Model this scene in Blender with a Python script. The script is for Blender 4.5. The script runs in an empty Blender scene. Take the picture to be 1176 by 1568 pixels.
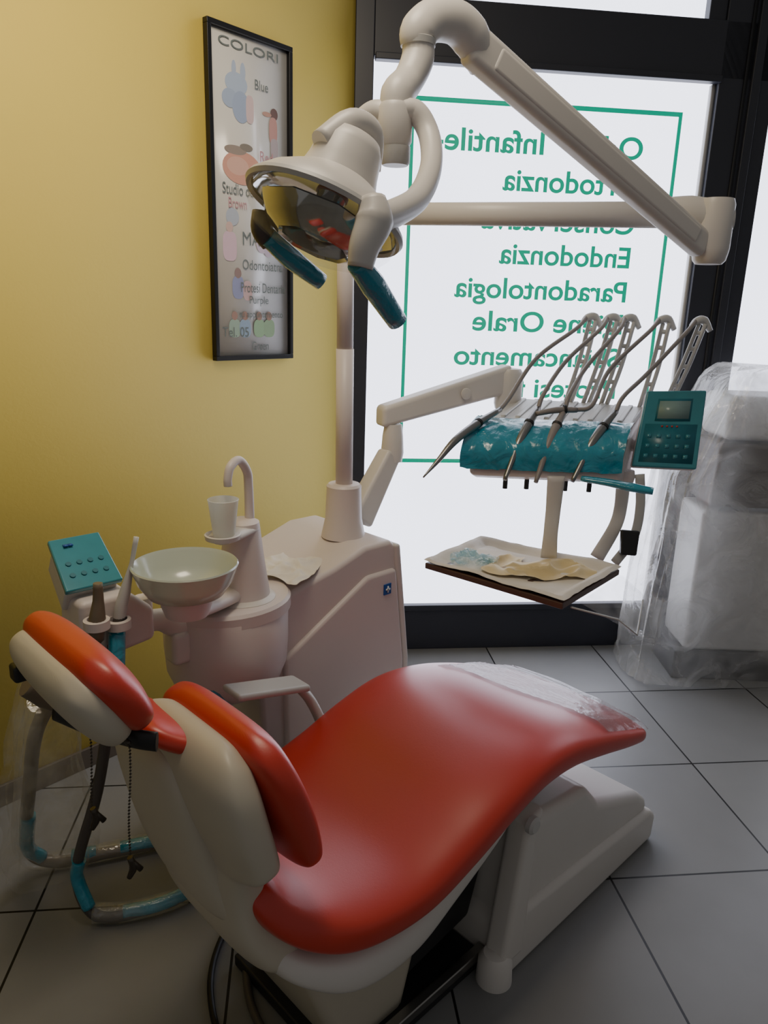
import bpy, bmesh, math, random
from mathutils import *
from mathutils import noise as NZ
random.seed(4)
scene=bpy.context.scene
# ---------------------------------------------------------------- camera
cam=bpy.data.cameras.new('camera'); co=bpy.data.objects.new('camera',cam); scene.collection.objects.link(co)
cam.sensor_fit='VERTICAL'; cam.sensor_height=36; cam.lens=36*1132/1568; cam.clip_start=0.05
R=Euler((0,0,math.radians(-44.5))).to_matrix()@Matrix.Rotation(math.radians(90-15.3),3,'X')@Matrix.Rotation(math.radians(1.8),3,'Z')
M=R.to_4x4(); M.translation=(0,0,1.6); co.matrix_world=M
scene.camera=co
scene.view_settings.view_transform='AgX'
# ---------------------------------------------------------------- materials
def srgb(r,g,b):
    f=lambda c:(c/255/12.92) if c/255<=.04045 else ((c/255+.055)/1.055)**2.4
    return (f(r),f(g),f(b),1)
MATS={}
def mat(name,col,rough=.5,metal=0,bump=0,bscale=40,var=0,vscale=6,coat=0,trans=0,alpha=None,emit=None,estr=0,spec=.5,stretch=None,crough=.15):
    m=bpy.data.materials.new(name); m.use_nodes=True; nt=m.node_tree; b=nt.nodes['Principled BSDF']
    b.inputs['Base Color'].default_value=col; b.inputs['Roughness'].default_value=rough; b.inputs['Metallic'].default_value=metal
    b.inputs['Coat Weight'].default_value=coat; b.inputs['Coat Roughness'].default_value=crough
    b.inputs['Transmission Weight'].default_value=trans; b.inputs['Specular IOR Level'].default_value=spec
    if alpha is not None: b.inputs['Alpha'].default_value=alpha
    if emit: b.inputs['Emission Color'].default_value=emit; b.inputs['Emission Strength'].default_value=estr
    tc=nt.nodes.new('ShaderNodeTexCoord')
    src=tc.outputs['Object']
    if stretch:
        mp=nt.nodes.new('ShaderNodeMapping'); mp.inputs['Scale'].default_value=stretch; nt.links.new(src,mp.inputs[0]); src=mp.outputs[0]
    nz=nt.nodes.new('ShaderNodeTexNoise'); nz.inputs['Scale'].default_value=vscale; nz.inputs['Detail'].default_value=4; nt.links.new(src,nz.inputs['Vector'])
    mx=nt.nodes.new('ShaderNodeMix'); mx.data_type='RGBA'; mx.blend_type='MULTIPLY'
    rp=nt.nodes.new('ShaderNodeMapRange'); rp.inputs[3].default_value=1-var-.02; rp.inputs[4].default_value=1+var
    nt.links.new(nz.outputs[0],rp.inputs[0]); mx.inputs[0].default_value=1; mx.inputs[6].default_value=col; nt.links.new(rp.outputs[0],mx.inputs[7]); nt.links.new(mx.outputs[2],b.inputs['Base Color'])
    if bump:
        n2=nt.nodes.new('ShaderNodeTexNoise'); n2.inputs['Scale'].default_value=bscale; n2.inputs['Detail'].default_value=5; n2.inputs['Distortion'].default_value=.8; nt.links.new(src,n2.inputs['Vector'])
        bp=nt.nodes.new('ShaderNodeBump'); bp.inputs['Strength'].default_value=bump; bp.inputs['Distance'].default_value=.01; nt.links.new(n2.outputs[0],bp.inputs['Height']); nt.links.new(bp.outputs[0],b.inputs['Normal'])
    MATS[name]=m; return m
BEIGE=mat('beige_plastic',srgb(214,209,203),.38,var=.02)
BEIGE2=mat('beige_plastic_back',srgb(196,188,170),.42,var=.03)
PINKB=mat('rosy_beige_plastic',srgb(216,205,201),.42,var=.02)
GREYL=mat('light_grey_plastic',srgb(192,191,188),.4)
RED=mat('red_vinyl',srgb(196,44,20),.42,var=.04,bump=.04,bscale=180,vscale=3,coat=.6,crough=.33)
DARK=mat('dark_plastic',srgb(36,36,38),.45)
BLACK=mat('black_rubber',srgb(20,20,21),.5)
CHROME=mat('chrome',srgb(190,190,188),.08,metal=1)
STEEL=mat('brushed_steel',srgb(150,148,145),.32,metal=1)
TEAL=mat('teal_film',srgb(30,142,166),.18,bump=1.0,bscale=18,var=.3,vscale=14,coat=.9)
TEALS=mat('teal_film_smooth',srgb(58,138,150),.2,var=.15,vscale=20,coat=.6)
TEALD=mat('teal_film_print',srgb(38,112,125),.3)
YEL=mat('yellow_paint',srgb(230,204,96),.62,bump=.05,bscale=60,var=.03,vscale=2)
FRAME=mat('anthracite_metal',srgb(44,46,55),.45,var=.05)
BASEB=mat('baseboard_tile',srgb(96,88,80),.5,var=.05)
PAPER=mat('paper',srgb(226,220,210),.8,bump=.25,bscale=14)
NAPKIN=mat('cream_latex',srgb(226,206,158),.6,bump=.2,bscale=20)
HOSE=mat('grey_hose',srgb(140,134,132),.4)
HOSED=mat('dark_grey_hose',srgb(84,78,74),.45)
HOSEB=mat('brown_grey_hose',srgb(112,100,82),.45)
SCREEN=mat('lcd_screen',srgb(130,156,152),.25)
BLUE=mat('blue_badge',srgb(20,80,160),.4)
WHITE=mat('white_ink',srgb(230,235,235),.4)
def thin(name,col,op,rough,bump,bscale,transl=.5,var=.15,gl_=.35):
    m=bpy.data.materials.new(name); m.use_nodes=True; nt=m.node_tree; nt.nodes.clear()
    o=nt.nodes.new('ShaderNodeOutputMaterial'); tr=nt.nodes.new('ShaderNodeBsdfTransparent')
    gl=nt.nodes.new('ShaderNodeBsdfGlossy'); gl.inputs['Roughness'].default_value=rough; gl.inputs['Color'].default_value=(1,1,1,1)
    df=nt.nodes.new('ShaderNodeBsdfDiffuse'); df.inputs[0].default_value=col
    tl=nt.nodes.new('ShaderNodeBsdfTranslucent'); tl.inputs[0].default_value=col
    m1=nt.nodes.new('ShaderNodeMixShader'); m1.inputs[0].default_value=transl; nt.links.new(df.outputs[0],m1.inputs[1]); nt.links.new(tl.outputs[0],m1.inputs[2])
    m2=nt.nodes.new('ShaderNodeMixShader'); m2.inputs[0].default_value=gl_; nt.links.new(m1.outputs[0],m2.inputs[1]); nt.links.new(gl.outputs[0],m2.inputs[2])
    m3=nt.nodes.new('ShaderNodeMixShader'); nt.links.new(tr.outputs[0],m3.inputs[1]); nt.links.new(m2.outputs[0],m3.inputs[2]); nt.links.new(m3.outputs[0],o.inputs[0])
    tc=nt.nodes.new('ShaderNodeTexCoord'); nz=nt.nodes.new('ShaderNodeTexNoise'); nz.inputs['Scale'].default_value=bscale; nz.inputs['Detail'].default_value=6; nz.inputs['Distortion'].default_value=1.2; nt.links.new(tc.outputs['Object'],nz.inputs['Vector'])
    rp=nt.nodes.new('ShaderNodeMapRange'); rp.inputs[1].default_value=.35; rp.inputs[2].default_value=.7; rp.inputs[3].default_value=max(0,op-var); rp.inputs[4].default_value=min(1,op+var); nt.links.new(nz.outputs[0],rp.inputs[0]); nt.links.new(rp.outputs[0],m3.inputs[0])
    bp=nt.nodes.new('ShaderNodeBump'); bp.inputs['Strength'].default_value=bump; bp.inputs['Distance'].default_value=.03; nt.links.new(nz.outputs[0],bp.inputs['Height'])
    for s in (gl,df): nt.links.new(bp.outputs[0],s.inputs['Normal'])
    MATS[name]=m; return m
WRAP=thin('clear_wrap_plastic',(.80,.79,.76,1),.40,.14,1.0,6,transl=.45,var=.17,gl_=.32)
WRAP2=thin('clear_plastic_sheet',(.75,.75,.70,1),.20,.08,.6,9,var=.12)
GLASSY=thin('clear_lamp_shield',(.8,.8,.75,1),.12,.03,.0,2,var=.02)
CUPM=thin('white_cup_plastic',(.86,.87,.85,1),.78,.3,.0,3,transl=.5,var=.03,gl_=.1)
def emis(name,col,s):
    m=bpy.data.materials.new(name); m.use_nodes=True; nt=m.node_tree; nt.nodes.clear()
    o=nt.nodes.new('ShaderNodeOutputMaterial'); e=nt.nodes.new('ShaderNodeEmission'); e.inputs[0].default_value=col; e.inputs[1].default_value=s
    tc=nt.nodes.new('ShaderNodeTexCoord'); nz=nt.nodes.new('ShaderNodeTexNoise'); nz.inputs['Scale'].default_value=1.1; nt.links.new(tc.outputs['Object'],nz.inputs['Vector'])
    rp=nt.nodes.new('ShaderNodeMapRange'); rp.inputs[3].default_value=s*.9; rp.inputs[4].default_value=s*1.1; nt.links.new(nz.outputs[0],rp.inputs[0]); nt.links.new(rp.outputs[0],e.inputs[1])
    nt.links.new(e.outputs[0],o.inputs[0]); return m
FILM=emis('backlit_frosted_film',srgb(228,231,248),4.0)
GREEN=mat('green_vinyl_lettering',srgb(10,110,90),.6,emit=srgb(0,135,105),estr=1.3)  # emission stands in for daylight shining through the vinyl
# ---------------------------------------------------------------- helpers
def empty(name,loc=(0,0,0)):
    e=bpy.data.objects.new(name,None); scene.collection.objects.link(e); e.location=loc; e.empty_display_size=.1; return e
def mk(name,v,f,m,parent=None,smooth=True,bevel=0,sub=0,seg=3,solid=0):
    me=bpy.data.meshes.new(name); me.from_pydata([tuple(p) for p in v],[],f)
    bm=bmesh.new(); bm.from_mesh(me); bmesh.ops.recalc_face_normals(bm,faces=bm.faces); bm.to_mesh(me); bm.free()
    me.materials.append(m); ob=bpy.data.objects.new(name,me); scene.collection.objects.link(ob)
    if parent: ob.parent=parent
    if smooth: me.polygons.foreach_set('use_smooth',[True]*len(me.polygons))
    if solid:
        s=ob.modifiers.new('s','SOLIDIFY'); s.thickness=solid
    if bevel:
        b=ob.modifiers.new('b','BEVEL'); b.width=bevel; b.segments=seg; b.limit_method='ANGLE'; b.angle_limit=math.radians(28)
        b.harden_normals=False
        w=ob.modifiers.new('w','WEIGHTED_NORMAL')
    if sub:
        s=ob.modifiers.new('ss','SUBSURF'); s.levels=sub; s.render_levels=sub
    return ob
def box(name,c,size,m,parent=None,rz=0,bevel=.004,mtx=None):
    hx,hy,hz=[s/2 for s in size]
    v=[Vector((x,y,z)) for x in(-hx,hx) for y in(-hy,hy) for z in(-hz,hz)]
    r=(mtx if mtx else Matrix.Rotation(rz,3,'Z'))
    v=[r@p+Vector(c) for p in v]
    f=[(0,1,3,2),(4,6,7,5),(0,4,5,1),(2,3,7,6),(0,2,6,4),(1,5,7,3)]
    return mk(name,v,f,m,parent,bevel=bevel)
def prism(name,prof,y0,y1,m,parent=None,bevel=.01,fn=None,seg=3):
    n=len(prof); fn=fn or (lambda x,y,z:Vector((x,y,z)))
    v=[fn(x,y0,z) for x,z in prof]+[fn(x,y1,z) for x,z in prof]
    f=[tuple(range(n)),tuple(range(2*n-1,n-1,-1))]+[(i,(i+1)%n,n+(i+1)%n,n+i) for i in range(n)]
    return mk(name,v,f,m,parent,bevel=bevel,seg=seg)
def hexa(name,b4,t4,m,parent=None,bevel=.008,seg=3):
    v=list(b4)+list(t4); f=[(0,1,2,3),(7,6,5,4)]+[(i,(i+1)%4,4+(i+1)%4,4+i) for i in range(4)]
    return mk(name,v,f,m,parent,bevel=bevel,seg=seg)
def cr(pts,k=8):
    P=[Vector(p) for p in pts]; P=[P[0]*2-P[1]]+P+[P[-1]*2-P[-2]]; out=[]
    for i in range(1,len(P)-2):
        for j in range(k):
            t=j/k; a,b,c,d=P[i-1:i+3]
            out.append(.5*((2*b)+(c-a)*t+(2*a-5*b+4*c-d)*t*t+(3*b-a-3*c+d)*t**3))
    out.append(P[-2]); return out
def tube(name,pts,r,m,parent=None,k=8,n=14,flat=None,up=None):
    rr=r if isinstance(r,(list,tuple)) else [r]*len(pts)
    if k>1 and len(pts)>2:
        P=cr(pts,k); Rr=[]
        for i in range(len(pts)-1):
            for j in range(k): Rr.append(rr[i]+(rr[i+1]-rr[i])*j/k)
        Rr.append(rr[-1])
    else: P=[Vector(p) for p in pts]; Rr=list(rr)
    v=[];f=[]
    t0=(P[1]-P[0]).normalized(); ref=Vector(up) if up else (Vector((0,0,1)) if abs(t0.z)<.9 else Vector((1,0,0)))
    s=t0.cross(ref).normalized(); u=s.cross(t0)
    fl=flat or (1,1)
    for i,p in enumerate(P):
        t=(P[min(i+1,len(P)-1)]-P[max(i-1,0)]).normalized()
        s=(s-t*s.dot(t)).normalized(); u=s.cross(t)
        for j in range(n):
            a=2*math.pi*j/n; v.append(p+s*math.cos(a)*Rr[i]*fl[0]+u*math.sin(a)*Rr[i]*fl[1])
    for i in range(len(P)-1):
        for j in range(n): f.append((i*n+j,i*n+(j+1)%n,(i+1)*n+(j+1)%n,(i+1)*n+j))
    f.append(tuple(range(n))); f.append(tuple((len(P)-1)*n+j for j in range(n)))
    ob=mk(name,v,f,m,parent)
    ob.data.polygons[-1].use_smooth=False; ob.data.polygons[-2].use_smooth=False
    return ob
def lathe(name,prof,c,m,parent=None,axis=(0,0,1),n=40,sy=1,cap=True,xdir=None):
    A=Vector(axis).normalized()
    X=Vector(xdir).normalized() if xdir else (A.orthogonal().normalized() if abs(A.z)<.999 else Vector((1,0,0)))
    X=(X-A*X.dot(A)).normalized(); Y=A.cross(X); v=[];f=[]
    for r,z in prof:
        for j in range(n):
            a=2*math.pi*j/n; v.append(Vector(c)+A*z+X*r*math.cos(a)+Y*r*sy*math.sin(a))
    for i in range(len(prof)-1):
        for j in range(n): f.append((i*n+j,i*n+(j+1)%n,(i+1)*n+(j+1)%n,(i+1)*n+j))
    if cap:
        if prof[0][0]>1e-4: f.append(tuple(range(n)))
        if prof[-1][0]>1e-4: f.append(tuple((len(prof)-1)*n+j for j in range(n)))
    ob=mk(name,v,f,m,parent)
    e=ob.modifiers.new('es','EDGE_SPLIT'); e.split_angle=math.radians(40)
    return ob
def loft(name,secs,m,parent=None,n=36,p=.5,sub=1,cap=True):
    v=[];f=[]
    for s in secs:
        cx,cy,cz,nx,nz,hw,ht=s[:7]; cw=s[7] if len(s)>7 else 0
        N=Vector((nx,0,nz)).normalized()
        for j in range(n):
            a=2*math.pi*j/n; ca,sa=math.cos(a),math.sin(a)
            yy=math.copysign(abs(ca)**p,ca); zz=math.copysign(abs(sa)**p,sa)
            v.append(Vector((cx,cy,cz))+Vector((0,1,0))*yy*hw+N*(zz*ht+cw*(1-yy*yy)))
    k=len(secs)
    for i in range(k-1):
        for j in range(n): f.append((i*n+j,i*n+(j+1)%n,(i+1)*n+(j+1)%n,(i+1)*n+j))
    if cap:
        f.append(tuple(range(n))); f.append(tuple((k-1)*n+j for j in range(n)))
    return mk(name,v,f,m,parent,sub=sub)
def path_loft(name,path,m,parent=None,p=.5,endr=.6,n=36,side=1,k=5,crown=0):
    pts=cr([Vector((a[0],a[1],a[2])) for a in path],k); ex=cr([Vector((a[3],a[4],0)) for a in path],k)
    secs=[]; N=len(pts)
    L=[0]
    for i in range(1,N): L.append(L[-1]+math.hypot(pts[i].x-pts[i-1].x,pts[i].y-pts[i-1].y))
    for i in range(N):
        a=pts[max(i-1,0)]; b=pts[min(i+1,N-1)]; t=Vector((b.x-a.x,b.y-a.y)).normalized()
        nx,nz=-t.y*side,t.x*side
        hw,ht=ex[i].x,ex[i].y
        d=min(L[i],L[-1]-L[i]); q=1
        if d<endr: 
            u=1-d/endr; q=max(.02,(1-u**2.6))**.5
        qq=q if q>.15 else .15
        secs.append((pts[i].x,pts[i].z,pts[i].y,nx,nz,hw*(1-(1-q)*.28),ht*qq,crown))
    return loft(name,secs,m,parent,n=n,p=p)
V=Vector
def fbm(x,y,z,o=3):
    s=0;a=1
    for i in range(o):
        s+=a*NZ.noise(V((x,y,z))*(2**i)); a*=.5
    return s
# ---------------------------------------------------------------- ROOM
Wp=V((2.6315,2.1306,0)); dx=V((.788,-.615,0)).normalized(); nn=V((.615,.788,0)).normalized()
def WW(h,v,z): return Wp+dx*h+nn*v+V((0,0,z))
ang=math.atan2(dx.y,dx.x)
def wbox(name,h0,h1,z0,z1,v0,v1,m,parent=None,bevel=.004):
    b=[WW(h0,v0,z0),WW(h1,v0,z0),WW(h1,v1,z0),WW(h0,v1,z0)]; t=[p+V((0,0,z1-z0)) for p in b]
    return hexa(name,b,t,m,parent,bevel=bevel)
fm=bpy.data.materials.new('grey_floor_tile'); fm.use_nodes=True; nt=fm.node_tree; b=nt.nodes['Principled BSDF']
tc=nt.nodes.new('ShaderNodeTexCoord'); br=nt.nodes.new('ShaderNodeTexBrick'); br.offset=0; br.squash=1
br.inputs['Scale'].default_value=1; br.inputs['Mortar Size'].default_value=.0035; br.inputs['Mortar Smooth'].default_value=.1; br.inputs['Brick Width'].default_value=.5415; br.inputs['Row Height'].default_value=.5415
br.inputs['Color1'].default_value=srgb(132,132,130); br.inputs['Color2'].default_value=srgb(127,127,127); br.inputs['Mortar'].default_value=srgb(20,19,19)
nt.links.new(tc.outputs['Object'],br.inputs['Vector'])
nz=nt.nodes.new('ShaderNodeTexNoise'); nz.inputs['Scale'].default_value=5; nz.inputs['Detail'].default_value=6; nt.links.new(tc.outputs['Object'],nz.inputs['Vector'])
rp=nt.nodes.new('ShaderNodeMapRange'); rp.inputs[3].default_value=.9; rp.inputs[4].default_value=1.1; nt.links.new(nz.outputs[0],rp.inputs[0])
mx=nt.nodes.new('ShaderNodeMix'); mx.data_type='RGBA'; mx.blend_type='MULTIPLY'; mx.inputs[0].default_value=1; nt.links.new(br.outputs['Color'],mx.inputs[6]); nt.links.new(rp.outputs[0],mx.inputs[7]); nt.links.new(mx.outputs[2],b.inputs['Base Color'])
b.inputs['Roughness'].default_value=.38
bp=nt.nodes.new('ShaderNodeBump'); bp.invert=True; bp.inputs['Strength'].default_value=.5; bp.inputs['Distance'].default_value=.003; nt.links.new(br.outputs['Fac'],bp.inputs['Height']); nt.links.new(bp.outputs[0],b.inputs['Normal'])
fl=mk('floor',[(-4,-5,0),(3.5,-5,0),(3.5,5,0),(-4,5,0)],[(0,1,2,3)],fm,smooth=False)
fl.location=(2.541,.903,0); fl.rotation_euler=(0,0,ang)
def yw(x): return 2.33+(x-.57)*.083
cx=2.215; cy=yw(cx)
hexa('wall_left',[V((-2.6,yw(-2.6),0)),V((cx,cy,0)),V((cx+.06,cy+.2,0)),V((-2.6,yw(-2.6)+.2,0))],[V((-2.6,yw(-2.6),3.2)),V((cx,cy,3.2)),V((cx+.06,cy+.2,3.2)),V((-2.6,yw(-2.6)+.2,3.2))],YEL,bevel=0)
hexa('baseboard_left',[V((-2.6,yw(-2.6)-.012,0)),V((cx-.02,cy-.014,0)),V((cx-.02,cy-.001,0)),V((-2.6,yw(-2.6)-.001,0))],[V((-2.6,yw(-2.6)-.012,.075)),V((cx-.02,cy-.014,.075)),V((cx-.02,cy-.001,.075)),V((-2.6,yw(-2.6)-.001,.075))],BASEB,bevel=.002)
win=empty('window_1')
wbox('frame_left',-.56,-.485,0,3.2,-.03,.06,FRAME,win)
wbox('frame_bottom',-.485,1.20,0,.225,-.02,.06,FRAME,win)
wbox('frame_bottom_ledge',-.485,.95,.205,.235,-.035,.0,FRAME,win)
wbox('frame_transom',-.485,1.20,2.565,2.78,-.03,.06,FRAME,win)
wbox('frame_transom_bead',-.48,.96,2.55,2.575,-.045,.0,FRAME,win)
wbox('mullion',.955,1.20,.225,3.2,-.03,.06,FRAME,win)
wbox('mullion_groove',1.06,1.075,.0,3.2,-.036,-.028,BLACK,win,bevel=0)
wbox('mullion_bead',1.09,1.13,.0,3.2,-.045,-.028,FRAME,win)
wbox('frame_upper_left',-.485,-.39,2.78,3.2,-.02,.06,FRAME,win)
wbox('frame_upper_right',.88,.955,2.78,3.2,-.02,.06,FRAME,win)
wbox('glass_film_lower',-.485,.955,.225,2.565,.02,.03,FILM,win,bevel=0)
wbox('glass_film_upper',-.39,.88,2.78,3.2,.02,.03,FILM,win,bevel=0)
wbox('glass_edge_seal',.94,.955,.235,2.55,-.005,.02,GREYL,win,bevel=0)
for nme,a in (('green_line_top',(-.31,.82,2.425,2.443)),('green_line_bottom',(-.31,.82,.925,.943)),('green_line_l',(-.325,-.31,.925,2.443)),('green_line_r',(.82,.835,.925,2.443))):
    wbox(nme,*a,.014,.018,GREEN,win,bevel=0)
def text(name,body,size,mtx,m,parent,width=None,ext=0,off=0):
    c=bpy.data.curves.new(name,'FONT'); c.body=body; c.size=size; c.extrude=ext; c.offset=off
    o=bpy.data.objects.new(name,c); scene.collection.objects.link(o); c.materials.append(m)
    bpy.context.view_layer.update(); w=o.dimensions.x
    s=(width/w) if width and w>0 else 1
    o.matrix_world=mtx@Matrix.Diagonal((s,1,1,1))
    if parent: o.parent=parent
    return o
def frame_m(o,x,y):
    x=x.normalized(); y=y.normalized(); z=x.cross(y)
    m=Matrix((x,y,z)).transposed().to_4x4(); m.translation=o; return m
lines=[('Od. e   Infantile-',2.25,.90),('Ortodonzia',2.105,.60),('Conservativa',1.95,.68),('Endodonzia',1.81,.59),('Paradontologia',1.665,.78),('Igiene Orale',1.525,.69),('Sbiancamento',1.375,.77),('Protesi fissa',1.235,.66)]
for i,(s,z,w) in enumerate(lines):
    text('lettering_%d'%i,s,.122,frame_m(WW(.68,.013,z),-dx,V((0,0,1))),GREEN,win,width=w,ext=.001,off=.0022)
win2=empty('window_2')
wbox('glass_film',1.20,2.3,.12,2.565,.02,.03,FILM,win2,bevel=0)
wbox('frame_top',1.20,2.4,2.565,3.2,-.03,.06,FRAME,win2)
wbox('frame_bottom',1.20,2.4,0,.12,-.03,.06,FRAME,win2)
wbox('frame_right',2.3,2.4,.12,2.565,-.03,.06,FRAME,win2)
# ---------------------------------------------------------------- PICTURE
pic=empty('framed_poster')
wx=V((1,.083,0)).normalized(); wn=V((.083,-1,0)).normalized()
P0=V((1.462,yw(1.462),1.402)); PH=1.098
def pp(u,z,d): return P0+wx*u*.96+V((0,0,z))+wn*d
def pbox(name,u0,u1,z0,z1,d0,d1,m,bevel=.002):
    b=[pp(u0,z0,d1),pp(u1,z0,d1),pp(u1,z0,d0),pp(u0,z0,d0)]; t=[q+V((0,0,z1-z0)) for q in b]
    return hexa(name,b,t,m,pic,bevel=bevel)
PFR=mat('black_picture_frame',srgb(24,24,26),.3)
PPAP=mat('poster_paper',srgb(230,228,224),.25,var=.03,vscale=3,coat=.5)
fw=.017; PWd=.387
pbox('frame_bottom',0,PWd,0,fw,.001,.026,PFR); pbox('frame_top',0,PWd,PH-fw,PH,.001,.026,PFR)
pbox('frame_left',0,fw,fw,PH-fw,.001,.026,PFR); pbox('frame_right',PWd-fw,PWd,fw,PH-fw,.001,.026,PFR)
pbox('paper',fw,PWd-fw,fw,PH-fw,.001,.010,PPAP,bevel=0)
bc_=[0]
def blob(name,u,z,ru,rz,col,pw=1):
    bc_[0]+=1; d=.0112+bc_[0]*.00004
    m=mat(name+'_ink',srgb(*col),.5)
    n=28; v=[pp(u,z,d)]+[pp(u+ru*math.copysign(abs(math.cos(a))**pw,math.cos(a)),z+rz*math.copysign(abs(math.sin(a))**pw,math.sin(a)),d) for a in [2*math.pi*i/n for i in range(n)]]
    return mk(name,v,[(0,i+1,(i+1)%n+1) for i in range(n)],m,pic,smooth=False)
blob('drawing_balloon_a',.13,.93,.05,.035,(178,192,210)); blob('drawing_balloon_b',.10,.88,.035,.03,(168,182,203)); blob('drawing_balloon_c',.15,.86,.04,.05,(162,176,200)); blob('drawing_ear',.16,.97,.012,.03,(178,190,208)); blob('drawing_ear_b',.12,.975,.010,.025,(178,190,208))
blob('drawing_body_pink',.19,.86,.018,.045,(218,192,190),.6)
blob('drawing_kid_head',.305,.865,.018,.020,(115,90,86)); blob('drawing_kid_arm',.27,.86,.022,.008,(190,150,135)); blob('drawing_kid_body',.30,.81,.020,.045,(196,150,142),.7); blob('drawing_kid_legs',.305,.75,.018,.035,(180,168,172),.6)
blob('drawing_apple',.15,.665,.09,.055,(218,160,136)); blob('drawing_apple_hi',.13,.67,.05,.03,(224,178,156)); blob('drawing_apple_top',.12,.72,.05,.015,(155,140,126)); blob('drawing_apple_leaf',.17,.735,.03,.012,(135,126,112))
blob('drawing_stroller',.10,.50,.03,.03,(182,188,196)); blob('drawing_shirt_pink',.085,.40,.032,.05,(220,188,198),.6); blob('drawing_head_a',.085,.465,.016,.018,(212,180,168))
blob('drawing_kid_blue',.12,.26,.028,.04,(148,152,186),.7); blob('drawing_kid_blue_head',.12,.31,.016,.018,(150,125,118)); blob('drawing_kid_blue_r',.165,.25,.022,.035,(206,175,174),.7)
blob('drawing_plum',.24,.42,.03,.035,(208,194,210)); blob('drawing_plum_b',.27,.40,.022,.026,(200,186,205))
for k,(u,c) in enumerate(((.10,(158,180,162)),(.15,(150,172,194)),(.22,(152,184,148)),(.27,(148,176,143)))):
    blob('drawing_group_%d'%k,u,.115,.028,.033,c,.7); blob('drawing_group_head_%d'%k,u,.16,.014,.016,(165,132,118))
INK=mat('poster_text_ink',srgb(110,118,114),.6); INK2=mat('poster_text_rose',srgb(195,145,148),.6)
for i,(s,u,z,w,h,m) in enumerate([('COLORI',.05,1.035,.26,.04,INK),('Blue',.21,.93,.06,.045,INK),('Red',.23,.70,.06,.05,INK2),('Studio odontoiatrico',.055,.575,.30,.052,INK),('Brown',.08,.53,.08,.05,INK2),('MARIA',.14,.41,.17,.065,INK),('Odontoiatra',.14,.325,.19,.05,INK),('Protesi Dentaria',.13,.245,.21,.05,INK),('Purple',.17,.205,.09,.04,INK),('su appuntamento',.12,.155,.21,.035,INK),('Tel. 05',.04,.085,.12,.05,INK),('Green',.18,.035,.08,.045,INK)]):
    text('poster_text_%d'%i,s,h,frame_m(pp(u,z,.0135),wx,V((0,0,1))),m,pic,width=w)
# ---------------------------------------------------------------- CHAIR
ch=empty('dental_chair')
CY=1.08
seat=[(.625,.590,CY,.15,.035),(.655,.525,CY,.19,.042),(.71,.478,CY,.235,.048),(.79,.457,CY,.275,.05),(.93,.457,CY,.296,.05),(1.07,.49,CY,.298,.05),(1.20,.533,CY,.298,.05),(1.33,.562,CY,.296,.05),(1.46,.558,CY-.005,.29,.048),(1.60,.528,CY-.015,.283,.044),(1.75,.485,CY-.03,.268,.036),(1.885,.445,CY-.045,.245,.024)]
path_loft('seat_cushion',seat,RED,ch,p=.52,endr=.05,crown=.012)
back=[(.708,.618,CY-.012,.185,.03),(.702,.650,CY-.012,.215,.034),(.684,.71,CY-.012,.226,.04),(.660,.78,CY-.018,.222,.042),(.640,.835,CY-.028,.205,.04),(.625,.878,CY-.040,.172,.036),(.615,.912,CY-.05,.12,.026)]
path_loft('back_cushion',back,RED,ch,p=.62,endr=.035,side=1)
bsh=[(.586,.895,CY-.035,.115,.026),(.577,.865,CY-.027,.158,.036),(.574,.82,CY-.015,.194,.045),(.586,.75,CY-.006,.213,.047),(.602,.69,CY-.004,.216,.045),(.609,.662,CY-.003,.213,.044),(.612,.645,CY,.196,.043),(.613,.630,CY+.003,.168,.044),(.614,.60,CY+.005,.158,.047),(.620,.55,CY+.005,.155,.05),(.638,.48,CY,.165,.055),(.69,.40,CY,.20,.06)]
path_loft('back_shell',bsh,BEIGE2,ch,p=.56,endr=.04)
path_loft('back_stem',[(.535,.84,CY+.07,.10,.025),(.545,.78,CY+.065,.13,.035),(.560,.70,CY+.05,.14,.04),(.585,.60,CY+.03,.14,.045),(.62,.50,CY,.15,.045)],BEIGE2,ch,p=.7,endr=.04)
pan=[(.64,.44,CY,.185,.03),(.70,.395,CY,.235,.045),(.79,.36,CY,.268,.065),(.92,.355,CY,.275,.07),(1.05,.395,CY,.27,.06),(1.18,.445,CY,.265,.045),(1.32,.49,CY,.25,.035),(1.5,.48,CY,.23,.03),(1.68,.445,CY,.2,.025)]
path_loft('seat_pan_shell',pan,BEIGE,ch,p=.62,endr=.05)
# headrest
hd=[(.466,.955,CY+.02,.115,.026),(.448,.985,CY+.022,.148,.034),(.426,1.022,CY+.028,.160,.040),(.399,1.062,CY+.034,.153,.037),(.380,1.092,CY+.04,.120,.026)]
path_loft('headrest_cushion',hd,RED,ch,p=.7,endr=.03)
hs=[(.436,.935,CY+.02,.098,.024),(.417,.965,CY+.022,.134,.036),(.394,1.003,CY+.028,.150,.040),(.370,1.042,CY+.034,.143,.036),(.354,1.068,CY+.04,.110,.024)]
path_loft('headrest_shell',hs,BEIGE2,ch,p=.7,endr=.03)
box('headrest_slot',(.360,CY+.150,.992),(.03,.03,.03),DARK,ch,bevel=.006)
tube('headrest_neck_bar',[(.44,CY+.04,.95),(.49,CY+.05,.90),(.55,CY+.05,.84)],.02,DARK,ch,flat=(2.2,.7))
path_loft('neck_cushion',[(.495,.90,CY+.05,.07,.02),(.53,.875,CY+.045,.10,.024),(.58,.855,CY+.03,.12,.026)],RED,ch,p=.7,endr=.03)
tube('headrest_lock_strap',[(.375,1.13,.955),(.41,1.07,.94),(.445,1.0,.938),(.47,.97,.935)],.011,DARK,ch,flat=(.6,1.6))
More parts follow.
